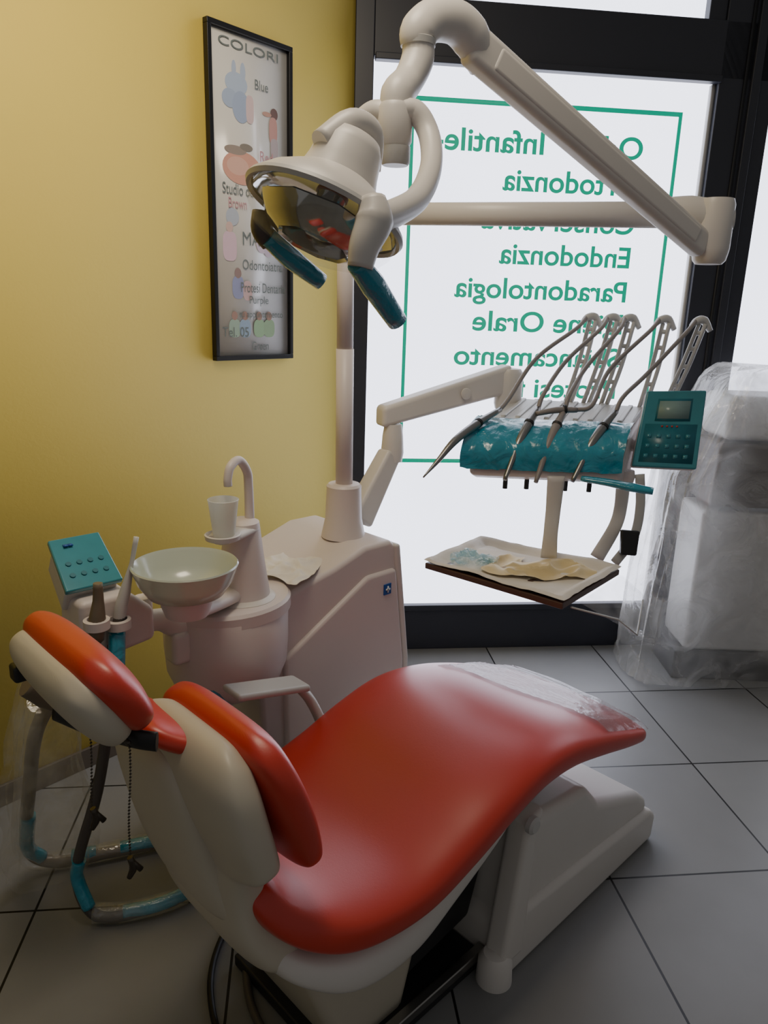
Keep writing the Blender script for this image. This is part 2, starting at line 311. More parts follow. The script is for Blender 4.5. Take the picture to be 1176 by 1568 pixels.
# armrest (far side)
hexa('armrest_pad',[V((.88,1.37,.675)),V((1.10,1.37,.625)),V((1.10,1.45,.625)),V((.88,1.45,.675))],[V((.88,1.37,.695)),V((1.10,1.37,.645)),V((1.10,1.45,.645)),V((.88,1.45,.695))],GREYL,ch,bevel=.008)
tube('armrest_support',[(1.09,1.42,.63),(1.13,1.41,.57),(1.14,1.37,.5),(1.08,1.28,.45)],.02,GREYL,ch,flat=(1.4,.7))
# base
prism('base_skirt',[(1.27,0),(2.04,0),(2.05,.09),(2.01,.12),(1.34,.175),(1.28,.12)],.81,1.36,BEIGE,ch,bevel=.02)
prism('base_body',[(1.30,.12),(2.025,.10),(2.01,.155),(1.95,.20),(1.70,.295),(1.62,.38),(1.36,.41),(1.31,.36)],.828,1.345,BEIGE,ch,bevel=.03)
prism('base_post',[(1.245,.05),(1.335,.05),(1.35,.40),(1.375,.455),(1.305,.44)],.805,.87,BEIGE,ch,bevel=.015)
lathe('base_foot_cap',[(.0,.085),(.03,.08),(.042,.06),(.045,.0)],(1.255,.835,.0),BEIGE,ch)
lathe('pivot_cap',[(.022,0),(.022,.012),(.015,.018)],(1.315,.810,.435),GREYL,ch,axis=(0,-1,0))
prism('base_plate',[(.80,0.002),(1.27,0.002),(1.27,.035),(.80,.035)],.88,1.30,DARK,ch,bevel=.006)
prism('base_plate_rail',[(.80,.03),(1.27,.03),(1.27,.055),(.80,.055)],.875,.90,STEEL,ch,bevel=.004)
prism('lift_cover',[(.84,.0),(1.02,.0),(1.10,.30),(1.0,.38),(.74,.38),(.73,.30)],.92,1.25,BEIGE2,ch,bevel=.03)
prism('lift_arm',[(.98,.08),(1.26,.12),(1.36,.44),(1.24,.44),(1.05,.30)],.93,1.22,DARK,ch,bevel=.01)
DST=mat('dark_steel_chain',srgb(80,74,66),.35,metal=.8)
def chain(name,p0,p1,parent):
    L=(V(p1)-V(p0)); n=int(L.length/.006); vs=[];fs=[]
    for i in range(n):
        c=V(p0)+L*(i/n)+V((math.sin(i*.2)*.0015,0,0)); r=.0026; b=len(vs)
        vs+= [c+V(q)*r for q in ((1,0,0),(-1,0,0),(0,1,0),(0,-1,0),(0,0,1.1),(0,0,-1.1))]
        fs+=[(b,b+2,b+4),(b+2,b+1,b+4),(b+1,b+3,b+4),(b+3,b,b+4),(b+2,b,b+5),(b+1,b+2,b+5),(b+3,b+1,b+5),(b,b+3,b+5)]
    mk(name,vs,fs,DST,parent)
    e=V(p1); 
    tube(name+'_clip',[e,e+V((.004,-.002,-.02)),e+V((-.004,0,-.038))],[.005,.007,.004],DST,parent,k=3,n=8)
    tube(name+'_clip_b',[e+V((0,0,-.004)),e+V((.014,-.008,-.026))],[.004,.005],DST,parent,k=1,n=8)
bc=empty('bib_chain')
chain('chain_a',(.398,1.05,.955),(.396,1.06,.80),bc); chain('chain_b',(.432,.985,.94),(.424,.995,.73),bc)
tube('clip_holder',[(.398,1.05,.955),(.42,1.01,.955),(.432,.985,.94)],.004,DST,bc,n=8)
def toppt(x,y):
    pts=cr([V((a[0],a[1],a[4])) for a in seat],12); q=min(pts,key=lambda s:abs(s.x-x) if s.x>.72 else 9)
    return q.y+q.z
v=[];f=[];NX,NY=40,40
for i in range(NX+1):
    for j in range(NY+1):
        s=i/NX;t=j/NY
        y=.80+t*.49; x=1.50+.375*s+(.13*(1-t))*(1-s)+.014*math.sin(9*t)*(1-s)
        e=abs((y-(CY-.03))/.265)
        z=toppt(x,y)+.014*(1-min(1,e)**2)+.005-.045*max(0,e-.80)**1.3*4+.009*max(0,fbm(x*9+y*4,y*3-x*2,.3))
        v.append((x,y,z))
for i in range(NX):
    for j in range(NY):
        a=i*(NY+1)+j; f.append((a,a+1,a+NY+2,a+NY+1))
mk('legrest_plastic_cover',v,f,thin('legrest_cover_film',(.34,.25,.28,1),.5,.10,.3,6,var=.14,transl=.1,gl_=.32),ch)
# ---------------------------------------------------------------- CUSPIDOR UNIT
un=empty('dental_cuspidor_unit')
body=[(1.12,.0),(1.69,.0),(1.695,.30),(1.67,.55),(1.635,.86),(1.615,.885),(1.50,.885),(1.38,.845),(1.18,.80),(1.0,.80),(1.0,.60),(1.10,.50)]
prism('unit_body',body,1.60,2.0,PINKB,un,bevel=.03,seg=4)
prism('unit_side_panel',[(1.185,.10),(1.67,.10),(1.675,.45),(1.625,.79),(1.50,.79),(1.175,.61)],1.585,1.62,PINKB,un,bevel=.012)
prism('unit_end_trim',[(1.67,.12),(1.705,.12),(1.705,.45),(1.645,.87),(1.62,.87),(1.68,.45)],1.59,2.01,BEIGE,un,bevel=.01)
lathe('unit_lobe',[(.10,.54),(.15,.58),(.17,.63),(.175,.70),(.175,.80),(.165,.815),(.0,.82)],(1.03,1.66,0),PINKB,un,sy=.92)
lathe('unit_lobe_cap',[(.180,.79),(.180,.82),(.172,.828),(.0,.83)],(1.035,1.66,0),PINKB,un,sy=.9)
box('badge',(1.582,1.583,.73),(.032,.004,.036),BLUE,un,bevel=.001)
box('badge_mark',(1.582,1.580,.73),(.018,.003,.006),WHITE,un,bevel=0); box('badge_mark_b',(1.582,1.580,.73),(.005,.003,.022),WHITE,un,bevel=0)
lathe('bowl_column',[(.074,0),(.071,.03),(.058,.12),(.048,.205),(.046,.22),(.03,.227),(0,.228)],(1.06,1.62,.822),PINKB,un,sy=1)
lathe('column_foot',[(.088,0),(.088,.012),(.075,.02)],(1.06,1.62,.818),BEIGE,un)
tube('cup_shelf',[(1.07,1.62,1.025),(.99,1.585,1.025),(.955,1.57,1.022)],[.045,.045,.035],BEIGE,un,flat=(1,.35))
lathe('cup_shelf_rim',[(.044,0),(.046,.012),(.042,.014),(.039,.004),(0,.003)],(.972,1.575,1.022),BEIGE,un)
tube('water_faucet',[(1.085,1.62,1.04),(1.083,1.62,1.14),(1.075,1.615,1.18),(1.045,1.605,1.213),(1.01,1.59,1.203),(.998,1.585,1.175),(.998,1.585,1.155)],[.013,.012,.012,.0115,.0115,.011,.011],PINKB,un)
bw=(.80,1.46,.940)
BOWLM=mat('bowl_glass',srgb(216,224,210),.2,coat=.5,trans=.3)
lathe('spittoon_bowl',[(.0,0),(.05,.001),(.088,.014),(.108,.045),(.118,.075),(.121,.083),(.118,.086),(.112,.078),(.10,.046),(.078,.020),(.04,.012),(.0,.010)],bw,BOWLM,un,n=56)
lathe('bowl_drain',[(.0,.014),(.02,.015),(.022,.011)],bw,STEEL,un)
lathe('bowl_support',[(.05,-.04),(.058,-.015),(.06,.004)],bw,PINKB,un)
tube('bowl_arm',[(.80,1.46,.905),(.90,1.55,.87),(1.0,1.62,.85)],[.03,.035,.04],PINKB,un,flat=(1.4,.7))
tube('assistant_arm',[(.98,1.62,.76),(.86,1.62,.80),(.80,1.61,.835),(.70,1.60,.84)],[.04,.03,.026,.026],BEIGE,un,flat=(.9,1.1))
box('assistant_elbow',(.855,1.615,.745),(.055,.06,.09),BEIGE,un,bevel=.015)
prism('assistant_holder',[(.58,.80),(.76,.82),(.76,.90),(.70,.955),(.585,.955)],1.54,1.66,PINKB,un,bevel=.015)
k4=[V((.572,1.585,.965)),V((.695,1.585,.965)),V((.70,1.69,1.035)),V((.585,1.69,1.035))]
hexa('assistant_panel_body',[p+V((0,.03,-.05)) for p in k4],k4,BEIGE,un,bevel=.008)
k5=[V((.568,1.575,.968)),V((.70,1.575,.968)),V((.702,1.70,1.053)),V((.582,1.70,1.053))]
hexa('assistant_keypad',k5,[p+V((0,-.008,.012)) for p in k5],TEALS,un,bevel=.004)
def kp(u,w,d=0.0143):
    a=k5[0].lerp(k5[1],u); b_=k5[3].lerp(k5[2],u); return a.lerp(b_,w)+V((0,-d*.55,d))
for i in range(4):
    for j in range(2):
        c=kp(.2+.2*i,.25+.22*j); lathe('key_%d%d'%(i,j),[(.0065,0),(.006,.001),(0,.001)],c,TEALD,un,axis=(0,-.55,.84),n=12)
for u in(.27,.36): box('keypad_logo_%d'%int(u*100),kp(u,.82,.0145),(.010,.012,.003),BLUE,un,bevel=0)
tube('suction_handpiece_a',[(.655,1.52,.86),(.668,1.52,.93),(.68,1.52,.965),(.70,1.52,1.03),(.715,1.52,1.09)],[.012,.014,.013,.005,.006],GREYL,un,k=4)
tube('suction_grip_a',[(.652,1.52,.855),(.662,1.52,.90),(.672,1.52,.945)],[.015,.014,.011],HOSED,un,k=4)
tube('suction_teal_sleeve',[(.64,1.50,.80),(.648,1.51,.84),(.655,1.52,.875)],.019,TEAL,un,k=4)
tube('suction_handpiece_b',[(.60,1.50,.88),(.605,1.50,.93),(.61,1.50,.97),(.612,1.50,1.01)],[.016,.018,.012,.01],HOSEB,un,k=4)
tube('suction_handpiece_c',[(.76,1.60,.84),(.76,1.60,.91)],.022,PINKB,un,k=1)
for nme,c in (('holder_ring_a',(.66,1.52,.885)),('holder_ring_b',(.605,1.505,.905))):
    lathe(nme,[(.028,0),(.028,.02),(.02,.022),(.02,-.002)],c,PINKB,un,cap=False)
def hose(name,pts,r,m,p): return tube(name,pts,r,m,p,k=10,n=12)
hose('suction_hose_a',[(.61,1.52,.88),(.55,1.53,.82),(.52,1.56,.75),(.51,1.68,.60),(.52,1.80,.40),(.53,1.92,.12),(.60,1.92,.03),(.72,1.86,.03),(.92,1.78,.03),(1.15,1.75,.06)],.017,HOSEB,un)
hose('suction_hose_b',[(.65,1.53,.84),(.64,1.56,.66),(.62,1.62,.42),(.58,1.70,.15),(.60,1.66,.03),(.68,1.60,.025),(.82,1.56,.03),(.98,1.62,.04),(1.15,1.7,.08)],.014,HOSED,un)
tube('hose_holder',[(.45,1.50,.83),(.49,1.50,.80),(.53,1.50,.765),(.55,1.51,.74)],[.028,.038,.034,.02],HOSEB,un,k=5,flat=(.7,1.1))
hose('teal_sleeve_b',[(.585,1.69,.19),(.58,1.70,.13),(.592,1.67,.05)],.0175,TEAL,un)
hose('teal_sleeve_d',[(.66,1.615,.03),(.74,1.575,.032),(.82,1.56,.034)],.0185,TEAL,un)
hose('teal_sleeve_c',[(.64,1.905,.036),(.70,1.875,.034)],.020,TEAL,un)
hose('teal_sleeve_e',[(.76,1.845,.034),(.86,1.80,.034)],.020,TEAL,un)
hose('teal_sleeve_a',[(.523,1.86,.26),(.53,1.92,.12),(.565,1.93,.06)],.020,TEAL,un)
hose('hose_clear_sleeve_a',[(.50,1.60,.72),(.50,1.70,.58),(.51,1.82,.36),(.52,1.92,.12),(.60,1.92,.035),(.90,1.79,.034),(1.0,1.77,.04)],.027,WRAP2,un)
hose('hose_clear_sleeve_b',[(.60,1.66,.034),(.68,1.60,.034),(.82,1.56,.034),(.98,1.62,.04)],.026,WRAP2,un)
v=[];f=[];nz_,na=22,40
for k in range(nz_+1):
    t=k/nz_; z=.84-.76*t; cx_=.50+.07*t; cy_=1.54+.32*t
    for j in range(na):
        a=2*math.pi*j/na
        r=(.04+.07*t**.7)*(1+.35*fbm(2*math.cos(a),2*math.sin(a),3*t))
        v.append((cx_+r*1.1*math.cos(a),cy_+r*.8*math.sin(a),max(z,.02)))
for k in range(nz_):
    for j in range(na): f.append((k*na+j,k*na+(j+1)%na,(k+1)*na+(j+1)%na,(k+1)*na+j))
mk('hose_plastic_bag',v,f,WRAP2,un)
hose('teal_hose_under_lobe',[(.93,1.58,.62),(.94,1.57,.50),(.98,1.60,.35),(1.08,1.66,.15)],.035,TEAL,un)
cab=empty('floor_cable')
hose('cable_a',[(.98,1.45,.010),(.84,1.40,.010),(.72,1.28,.010),(.66,1.10,.010),(.72,.94,.010),(.86,.90,.010)],.008,BLACK,cab)
hose('cable_b',[(.94,1.38,.012),(.84,1.30,.012),(.76,1.16,.012),(.75,1.0,.012),(.85,.93,.012)],.010,HOSED,cab)
lathe('pole_base',[(.072,0),(.070,.012),(.060,.06),(.056,.16),(.057,.168),(.05,.176),(0,.178)],(1.535,1.75,.88),PINKB,un)
def crumple(name,c,sx,sy,amp,m,parent,n=40,rz=0,seed=1,fr=3.2,det=.12):
    v=[];f=[]
    for i in range(n+1):
        for j in range(n+1):
            x=(i/n-.5);y=(j/n-.5)
            rg=1-min(1,abs(fbm(x*fr,y*fr,seed*7.3,2))*1.7)
            z=amp*(rg**1.3*.7+det*fbm(x*5,y*5,seed*3.1,2))*(1-1.3*max(abs(x),abs(y))**1.3)
            ex=.25*NZ.noise(V((y*2.2,seed*2.0,x)));ey=.25*NZ.noise(V((x*2.2,seed*5.0,y)))
            q=Matrix.Rotation(rz,3,'Z')@V(((x+ex)*sx,(y+ey)*sy,max(z,.0))); v.append(q+V(c))
    for i in range(n):
        for j in range(n):
            a=i*(n+1)+j; f.append((a,a+1,a+n+2,a+n+1))
    return mk(name,v,f,m,parent)
crumple('paper_tissue',(1.27,1.70,.838),.20,.19,.032,PAPER,None,seed=3,rz=.4,fr=2.4)
lathe('plastic_cup',[(.0,0),(.027,0),(.0275,.003),(.038,.094),(.0395,.098),(.038,.099),(.0365,.094),(.0265,.006),(0,.005)],(.975,1.573,1.028),CUPM)
# ---------------------------------------------------------------- OPERATING LIGHT
ol=empty('dental_operating_light')
tube('pole',[(1.535,1.75,1.055),(1.53,1.75,1.48)],.0275,PINKB,ol,k=1,n=24)
tube('pole_upper',[(1.53,1.75,1.475),(1.525,1.75,1.84)],.0255,PINKB,ol,k=1,n=24)
lathe('pole_head',[(.04,-.04),(.045,-.02),(.045,.03),(.035,.042),(0,.045)],(1.525,1.75,1.865),BEIGE,ol)
E=V((2.16,.95,1.87))
tube('horizontal_arm',[(1.53,1.745,1.868),E+V((-.05,.06,.008))],[.026,.031],BEIGE,ol,k=1,n=20,flat=(.8,1.15))
ed=(E-V((1.53,1.745,1.87))).normalized()
tube('elbow_upper',[E-ed*.14+V((0,0,.02)),E-ed*.06+V((0,0,.015)),E+ed*.03,E+ed*.06],[.03,.042,.045,.03],BEIGE,ol,flat=(.85,1.05),k=6,n=20)
lathe('elbow_joint',[(.035,-.12),(.044,-.11),(.05,-.08),(.05,.035),(.045,.05),(0,.055)],E+ed*.012,BEIGE,ol)
T=V((1.385,1.19,2.165)); E2=E+V((-.02,0,-.075))
sa=(T-E2)
def orbox(name,p,q,w0,h0,w1,h1,m,parent,bevel=.014,up=V((0,0,1))):
    d=(q-p).normalized(); s=d.cross(up).normalized(); u=s.cross(d)
    a=[p+s*w0*i+u*h0*j for i,j in((-1,-1),(1,-1),(1,1),(-1,1))]; b_=[q+s*w1*i+u*h1*j for i,j in((-1,-1),(1,-1),(1,1),(-1,1))]
    return hexa(name,a,b_,m,parent,bevel=bevel,seg=4)
orbox('spring_arm',E2+sa*.0,E2+sa*1.0,.026,.036,.028,.041,BEIGE,ol,bevel=.018)
orbox('spring_arm_cover',E2+sa*.06,E2+sa*.93,.0285,.024,.0305,.028,BEIGE,ol,bevel=.010)
tube('top_joint',[T+V((.05,0,-.03)),T+V((0,.0,.012)),T+V((-.05,.004,.028)),T+V((-.11,.01,.016)),T+V((-.148,.012,-.015)),T+V((-.15,.012,-.04))],[.036,.045,.043,.040,.040,.035],BEIGE,ol,k=6,n=20,flat=(.9,1))
tube('pendant_arm',[(1.237,1.202,2.135),(1.235,1.20,2.10),(1.205,1.195,2.055),(1.165,1.185,2.02),(1.155,1.18,1.985)],[.033,.034,.032,.034,.03],BEIGE,ol,k=6,n=20)
lathe('joint_ring',[(.036,0),(.037,.012),(.034,.014)],(1.237,1.202,2.125),GREYL,ol)
lathe('yoke_hub',[(.03,0),(.036,.01),(.036,.07),(.03,.08)],(1.155,1.18,1.92),BEIGE,ol)
lathe('yoke_knob',[(.026,-.035),(.03,-.03),(.03,.0)],(1.155,1.175,1.920),GREYL,ol)
LC=V((.910,1.10,1.765)); A=V((.40,-.07,.90)).normalized()
tube('yoke_arm_near',[(1.150,1.17,1.985),(1.185,1.15,1.985),(1.195,1.12,1.94),(1.15,1.07,1.87),(1.065,1.02,1.802),(.965,.98,1.762),(.885,.955,1.74)],[.022,.023,.022,.022,.023,.024,.026],BEIGE,ol,k=8,n=16)
tube('yoke_arm_far',[(1.15,1.18,1.975),(1.135,1.22,1.985),(1.12,1.265,1.955),(1.07,1.30,1.89),(.98,1.285,1.82),(.92,1.255,1.775)],[.024,.024,.024,.023,.022,.02],BEIGE,ol,k=8,n=16)
lathe('lamp_housing',[(.0,.150),(.030,.149),(.050,.140),(.060,.12),(.066,.085),(.072,.062),(.095,.048),(.122,.030),(.140,.012),(.146,.0),(.142,-.004)],LC,BEIGE,ol,axis=A,n=56,cap=False,xdir=(0,1,0))
tube('lamp_cap_ridge',[LC+A*.10+V((-.06,.0,.02)),LC+A*.165+V((-.02,0,.0)),LC+A*.165+V((.025,.0,-.01)),LC+A*.11+V((.055,0,-.02))],[.02,.026,.026,.02],BEIGE,ol,k=6,n=14)
lathe('lamp_reflector',[(.139,-.002),(.130,.014),(.105,.030),(.075,.042),(.04,.048),(.0,.050)],LC,CHROME,ol,axis=A,n=16,cap=False)
lathe('lamp_rim',[(.148,.004),(.151,-.003),(.147,-.01),(.139,-.006)],LC,GREYL,ol,axis=A,n=56,cap=False)
lathe('lamp_shield',[(.143,-.006),(.138,-.03),(.118,-.058),(.075,-.074),(.0,-.080)],LC,GLASSY,ol,axis=A,n=56,cap=False)
lathe('lamp_bulb_cover',[(.0,-.045),(.022,-.045),(.028,-.03),(.026,.02),(.03,.05)],LC,CHROME,ol,axis=A,n=24,cap=False)
lathe('lamp_inner_mirror',[(.12,-.018),(.10,-.045),(.070,-.062),(.064,-.058),(.095,-.040),(.115,-.014)],LC,CHROME,ol,axis=A,n=9,cap=False)
ORG=mat('lamp_amber',srgb(190,120,50),.3)  # small plain amber disc set inside the reflector
lathe('amber_disc',[(.0,.02),(.03,.02),(.03,.026)],LC+A*.01,ORG,ol,axis=A)
tube('handle_bracket_near',[(.89,.955,1.775),(.885,.945,1.74),(.865,.945,1.70),(.858,.947,1.665)],[.022,.032,.026,.021],BEIGE,ol,k=5)
tube('handle_near',[(.852,.95,1.672),(.895,.955,1.64),(.962,.96,1.580)],[.017,.022,.018],TEAL,ol,k=5)
tube('handle_bracket_far',[(.88,1.245,1.77),(.875,1.245,1.74),(.89,1.24,1.715)],[.024,.022,.018],HOSED,ol,k=5)
tube('handle_far',[(.88,1.235,1.727),(.93,1.225,1.69),(.992,1.21,1.65)],[.019,.021,.017],TEAL,ol,k=5)
# ---------------------------------------------------------------- DELIVERY UNIT
de=empty('dental_delivery_unit')
orbox('lower_arm',V((1.64,1.80,.90)),V((1.79,1.80,1.12)),.035,.05,.03,.036,BEIGE,de,bevel=.014)
lathe('arm_knuckle',[(.035,-.07),(.04,-.04),(.036,.02),(.03,.06)],(1.80,1.80,1.16),BEIGE,de)
A0=V((1.76,1.83,1.245)); A1=V((2.23,1.65,1.372))
def armbox(name,p,q,w,h0,h1,m,parent):
    d=(q-p); hd=V((d.x,d.y,0)).normalized(); s=V((-hd.y,hd.x,0)); z=V((0,0,1))
    b=[p-s*w-z*h0,q-s*w-z*h1,q+s*w-z*h1,p+s*w-z*h0]; t=[p-s*w+z*h0,q-s*w+z*h1,q+s*w+z*h1,p+s*w+z*h0]
    return hexa(name,b,t,m,parent,bevel=.016,seg=4)
armbox('spring_arm',A0,A1,.038,.036,.052,BEIGE,de)
lathe('spring_arm_disc',[(.020,0),(.020,.004),(.017,.006)],A0.lerp(A1,.62)+V((-.018,-.042,0)),BEIGE,de,axis=(-.36,-.93,0))
lathe('arm_end_joint',[(.045,-.10),(.05,-.08),(.05,.03),(.04,.045),(0,.05)],A1+V((.0,-.01,-.01)),BEIGE,de)
FLp,FRp,BRp,BLp=V((1.896,1.496,0)),V((2.204,1.133,0)),V((2.50,1.235,0)),V((2.30,1.66,0))
def DQ(u,v,z):
    a=FLp.lerp(FRp,u); b_=BLp.lerp(BRp,u); p=a+(b_-a)*v; return V((p.x,p.y,z))
def dslab(name,u0,u1,prof,m,bevel=.008,seg=3):
    n=len(prof); v=[DQ(u0,a,z) for a,z in prof]+[DQ(u1,a,z) for a,z in prof]
    f=[tuple(range(n)),tuple(range(2*n-1,n-1,-1))]+[(i,(i+1)%n,n+(i+1)%n,n+i) for i in range(n)]
    return mk(name,v,f,m,de,bevel=bevel,seg=seg)
dslab('head_body',0,1,[(-.24,1.105),(-.20,1.15),(.05,1.225),(.95,1.275),(1.0,1.25),(.9,1.13),(.2,1.08),(-.12,1.085)],PINKB,bevel=.015)
pr=cr([V((-.27,1.125,0)),V((-.25,1.19,0)),V((-.06,1.250,0)),V((.12,1.266,0)),V((.22,1.262,0))],10)
v=[];f=[];NU=120
for i in range(NU+1):
    u=-.045+1.05*i/NU
    for j,q in enumerate(pr):
        jj=j/len(pr)
        w=.0075*abs(fbm(u*5+jj*2.2,jj*1.6-u*2,4.0,3))+.002*fbm(u*14,jj*7,2.0,2)-.002
        e=min(u+.045,1.005-u); fl_=.010*max(0,1-e/.05)
        v.append(DQ(u+.008*fbm(jj*4,u*3,1.0,2),q.x-w*2.4-fl_,q.y+w+fl_*.5))
L=len(pr)
for i in range(NU):
    for j in range(L-1): f.append((i*L+j,i*L+j+1,(i+1)*L+j+1,(i+1)*L+j))
mk('head_front_teal_wrap',v,f,TEAL,de)
dslab('head_front_core',-.03,.99,[(-.24,1.14),(-.22,1.180),(-.05,1.235),(.18,1.25),(.18,1.24),(.0,1.14)],TEALS,bevel=.012)
dslab('head_top_mat',.02,.98,[(.18,1.245),(.18,1.262),(.95,1.298),(.97,1.27)],GREYL,bevel=.005)
for i in range(9):
    u=.08+.10*i
    dslab('mat_ridge_%d'%i,u,u+.035,[(.22,1.26),(.24,1.272),(.9,1.303),(.92,1.285)],GREYL,bevel=.003)
for i,(u,v_) in enumerate(((.22,-.1),(.36,-.08),(.62,-.08),(.78,-.08))):
    lathe('bottom_knob_%d'%i,[(.008,-.04),(.008,0)],DQ(u,v_,1.09),DARK,de,n=14)
inst=[((0.10,.12),(-.20,-.52),1.295,1.115,.010),((.36,.12),(.27,-.36),1.305,1.10,.011),((.54,.12),(.47,-.36),1.305,1.095,.011),((.62,.12),(.36,.04),1.305,1.29,.010),((.88,.12),(.70,-.34),1.305,1.10,.011)]
tips=[(2.43,1.44),(2.47,1.38),(2.50,1.33),(2.54,1.22),(2.60,1.12)]
bases=[(2.37,1.475),(2.40,1.42),(2.42,1.36),(2.475,1.24),(2.50,1.17)]
whipz=1.585
for i,(ta,tp,z0,z1,r) in enumerate(inst):
    a=DQ(ta[0],ta[1],z0); t=DQ(tp[0],tp[1],z1); d=t-a
    if i==3: mid=[a,a+d*.5+V((0,0,.006)),t]
    else: mid=[a,a+d*.35+V((0,0,.022)),a+d*.62+V((0,0,.028)),a+d*.82+V((0,0,.012)),t]
    rad=[.009,r*1.1,r*.8] if i==3 else [.009,r*1.35,r*1.25,r*.8,.0025 if i==0 else .007]
    tube('handpiece_%d'%i,mid,rad,STEEL if i in(0,1,4) else HOSE,de,k=5,n=12)
    lathe('handpiece_ring_%d'%i,[(r*1.5,-.004),(r*1.5,.004)],a+d*.30+V((0,0,.006 if i==3 else .020)),DARK,de,axis=tuple(d),n=14)
    W1=V((tips[i][0],tips[i][1],whipz)); B1=V((bases[i][0],bases[i][1],1.285))
    hose('hose_%d'%i,[a+d*.02,a-d.normalized()*.05+V((0,0,.012)),a.lerp(W1,.45)+V((-.02,.02,.030-.01*i)),a.lerp(W1,.8)+V((0,0,.03)),W1+V((-.02,.012,.012)),W1+V((.015,-.008,.005))],.0075,HOSE,de)
    side=V((.70,-.71,0))
    for s in(-1,1):
        tube('whip_arm_%d_%s'%(i,'a' if s<0 else 'b'),[B1+side*.010*s,B1.lerp(W1,.5)+side*.012*s+V((.012,0,0)),W1+side*.011*s],[.007,.0065,.0065],GREYL,de,k=4,n=8,flat=(1,1.6))
    for q in(.3,.52,.72,.9):
        c=B1.lerp(W1,q)+V((.012*4*q*(1-q),0,0)); tube('whip_rung_%d_%d'%(i,int(q*100)),[c-side*.014,c+side*.014],.008,GREYL,de,k=1,n=8)
    tube('whip_head_%d'%i,[W1+V((.03,-.018,-.022)),W1+V((.010,0,.012)),W1+V((-.02,.012,.010)),W1+V((-.036,.022,-.008))],[.009,.015,.013,.008],GREYL,de,k=5,n=10)
c4=[V((2.215,1.12,1.135)),V((2.345,.965,1.135)),V((2.435,1.005,1.378)),V((2.32,1.152,1.368))]
nrm=(c4[1]-c4[0]).cross(c4[3]-c4[0]).normalized()
if nrm.dot(V((-1,-1,0)))<0: nrm=-nrm
hexa('control_panel_body',[p-nrm*.03 for p in c4],[p-nrm*.004 for p in c4],PINKB,de,bevel=.01)
hexa('control_panel_face',[p-nrm*.004 for p in c4],[p+nrm*.008 for p in c4],TEALS,de,bevel=.006)
def cp(u,w,d=.010):
    a=c4[0].lerp(c4[1],u); b_=c4[3].lerp(c4[2],u); return a.lerp(b_,w)+nrm*d
def cpq(name,u0,u1,w0,w1,m,d=.009):
    p=[cp(u0,w0,d),cp(u1,w0,d),cp(u1,w1,d),cp(u0,w1,d)]
    hexa(name,[q-nrm*.002 for q in p],p,m,de,bevel=0)
cpq('panel_lcd',.25,.76,.63,.86,SCREEN); cpq('panel_lcd_bezel',.22,.79,.60,.89,TEALD,.0082); cpq('panel_field',.08,.92,.06,.56,TEALD,.0081)
LED=mat('led_red',srgb(190,60,50),.4)
for i in range(5):
    for j in range(3): cpq('panel_key_%d%d'%(i,j),.14+.155*i,.21+.155*i,.12+.13*j,.17+.13*j,TEALS,.0088)
for i in range(4): cpq('panel_led_%d'%i,.34+.08*i,.37+.08*i,.52,.54,LED,.0095)
tube('panel_mount',[DQ(.95,.3,1.2),(2.30,1.10,1.18),(2.32,1.08,1.22)],.02,PINKB,de,k=4)
tube('tray_handle',[(2.0,1.17,1.115),(2.03,1.10,1.112),(2.06,1.03,1.105),(2.085,.975,1.10)],[.013,.016,.019,.015],TEAL,de,k=5,flat=(1.3,.7))
uc=(.7,.7,0)
tube('bracket_a',[(1.985,1.25,1.11),(1.985,1.25,1.0),(1.975,1.245,.92),(1.985,1.25,.84)],[.028,.024,.023,.027],BEIGE,de,k=6,flat=(1,.3),up=uc)
tube('bracket_b',[(2.21,1.14,1.11),(2.215,1.14,1.0),(2.19,1.14,.93),(2.13,1.16,.83)],[.024,.022,.022,.024],BEIGE,de,k=6,flat=(1,.3),up=uc)
tube('bracket_c',[(2.24,1.10,1.11),(2.25,1.09,1.0),(2.23,1.09,.90),(2.16,1.11,.82)],.016,GREYL,de,k=6,flat=(1,.35),up=uc)
orbox('bracket_lock',V((2.20,1.09,.93)),V((2.185,1.08,.85)),.030,.012,.026,.012,DARK,de,bevel=.006,up=V((-.7,-.7,.2)))
lathe('bracket_pivot',[(.03,-.02),(.034,0),(.03,.02)],(2.215,1.14,1.10),PINKB,de)
tq=[V((1.668,1.492,.83)),V((1.714,1.025,.83)),V((2.094,1.065,.83)),V((1.989,1.537,.83))]
TRM=mat('tray_brown',srgb(92,70,62),.35)
hexa('tray_base',[p.lerp((tq[0]+tq[2])/2,.06)-V((0,0,.028)) for p in tq],[p.lerp((tq[0]+tq[2])/2,.02)-V((0,0,.012)) for p in tq],TRM,de,bevel=.006)
cen=(tq[0]+tq[1]+tq[2]+tq[3])/4
def ring(name,o,i_,z0,z1,m):
    v=[];
    for s,z in((o,z0),(o,z1),(i_,z1),(i_,z0)):
        for p in tq: q=cen+(p-cen)*s; v.append(V((q.x,q.y,z)))
    f=[]
    for k in range(4):
        for j in range(4): f.append((k*4+j,k*4+(j+1)%4,((k+1)%4)*4+(j+1)%4,((k+1)%4)*4+j))
    return mk(name,v,f,m,de,bevel=.004)
ring('tray_rim',1.03,.96,.806,.826,TRM)
v=[];f=[];n=40
for i in range(n+1):
    for j in range(n+1):
        u=i/n;w=j/n; p=tq[0].lerp(tq[1],u).lerp(tq[3].lerp(tq[2],u),w); q=cen+(p-cen)*1.045
        e=max(abs(u-.5),abs(w-.5))*2
        z=.822+.026*max(0,(e-.80)/.20)**.7+.006*fbm(u*4,w*4,9,3) - (.012 if e>.99 else 0)
        v.append((q.x,q.y,z))
for i in range(n):
    for j in range(n):
        a=i*(n+1)+j; f.append((a,a+1,a+n+2,a+n+1))
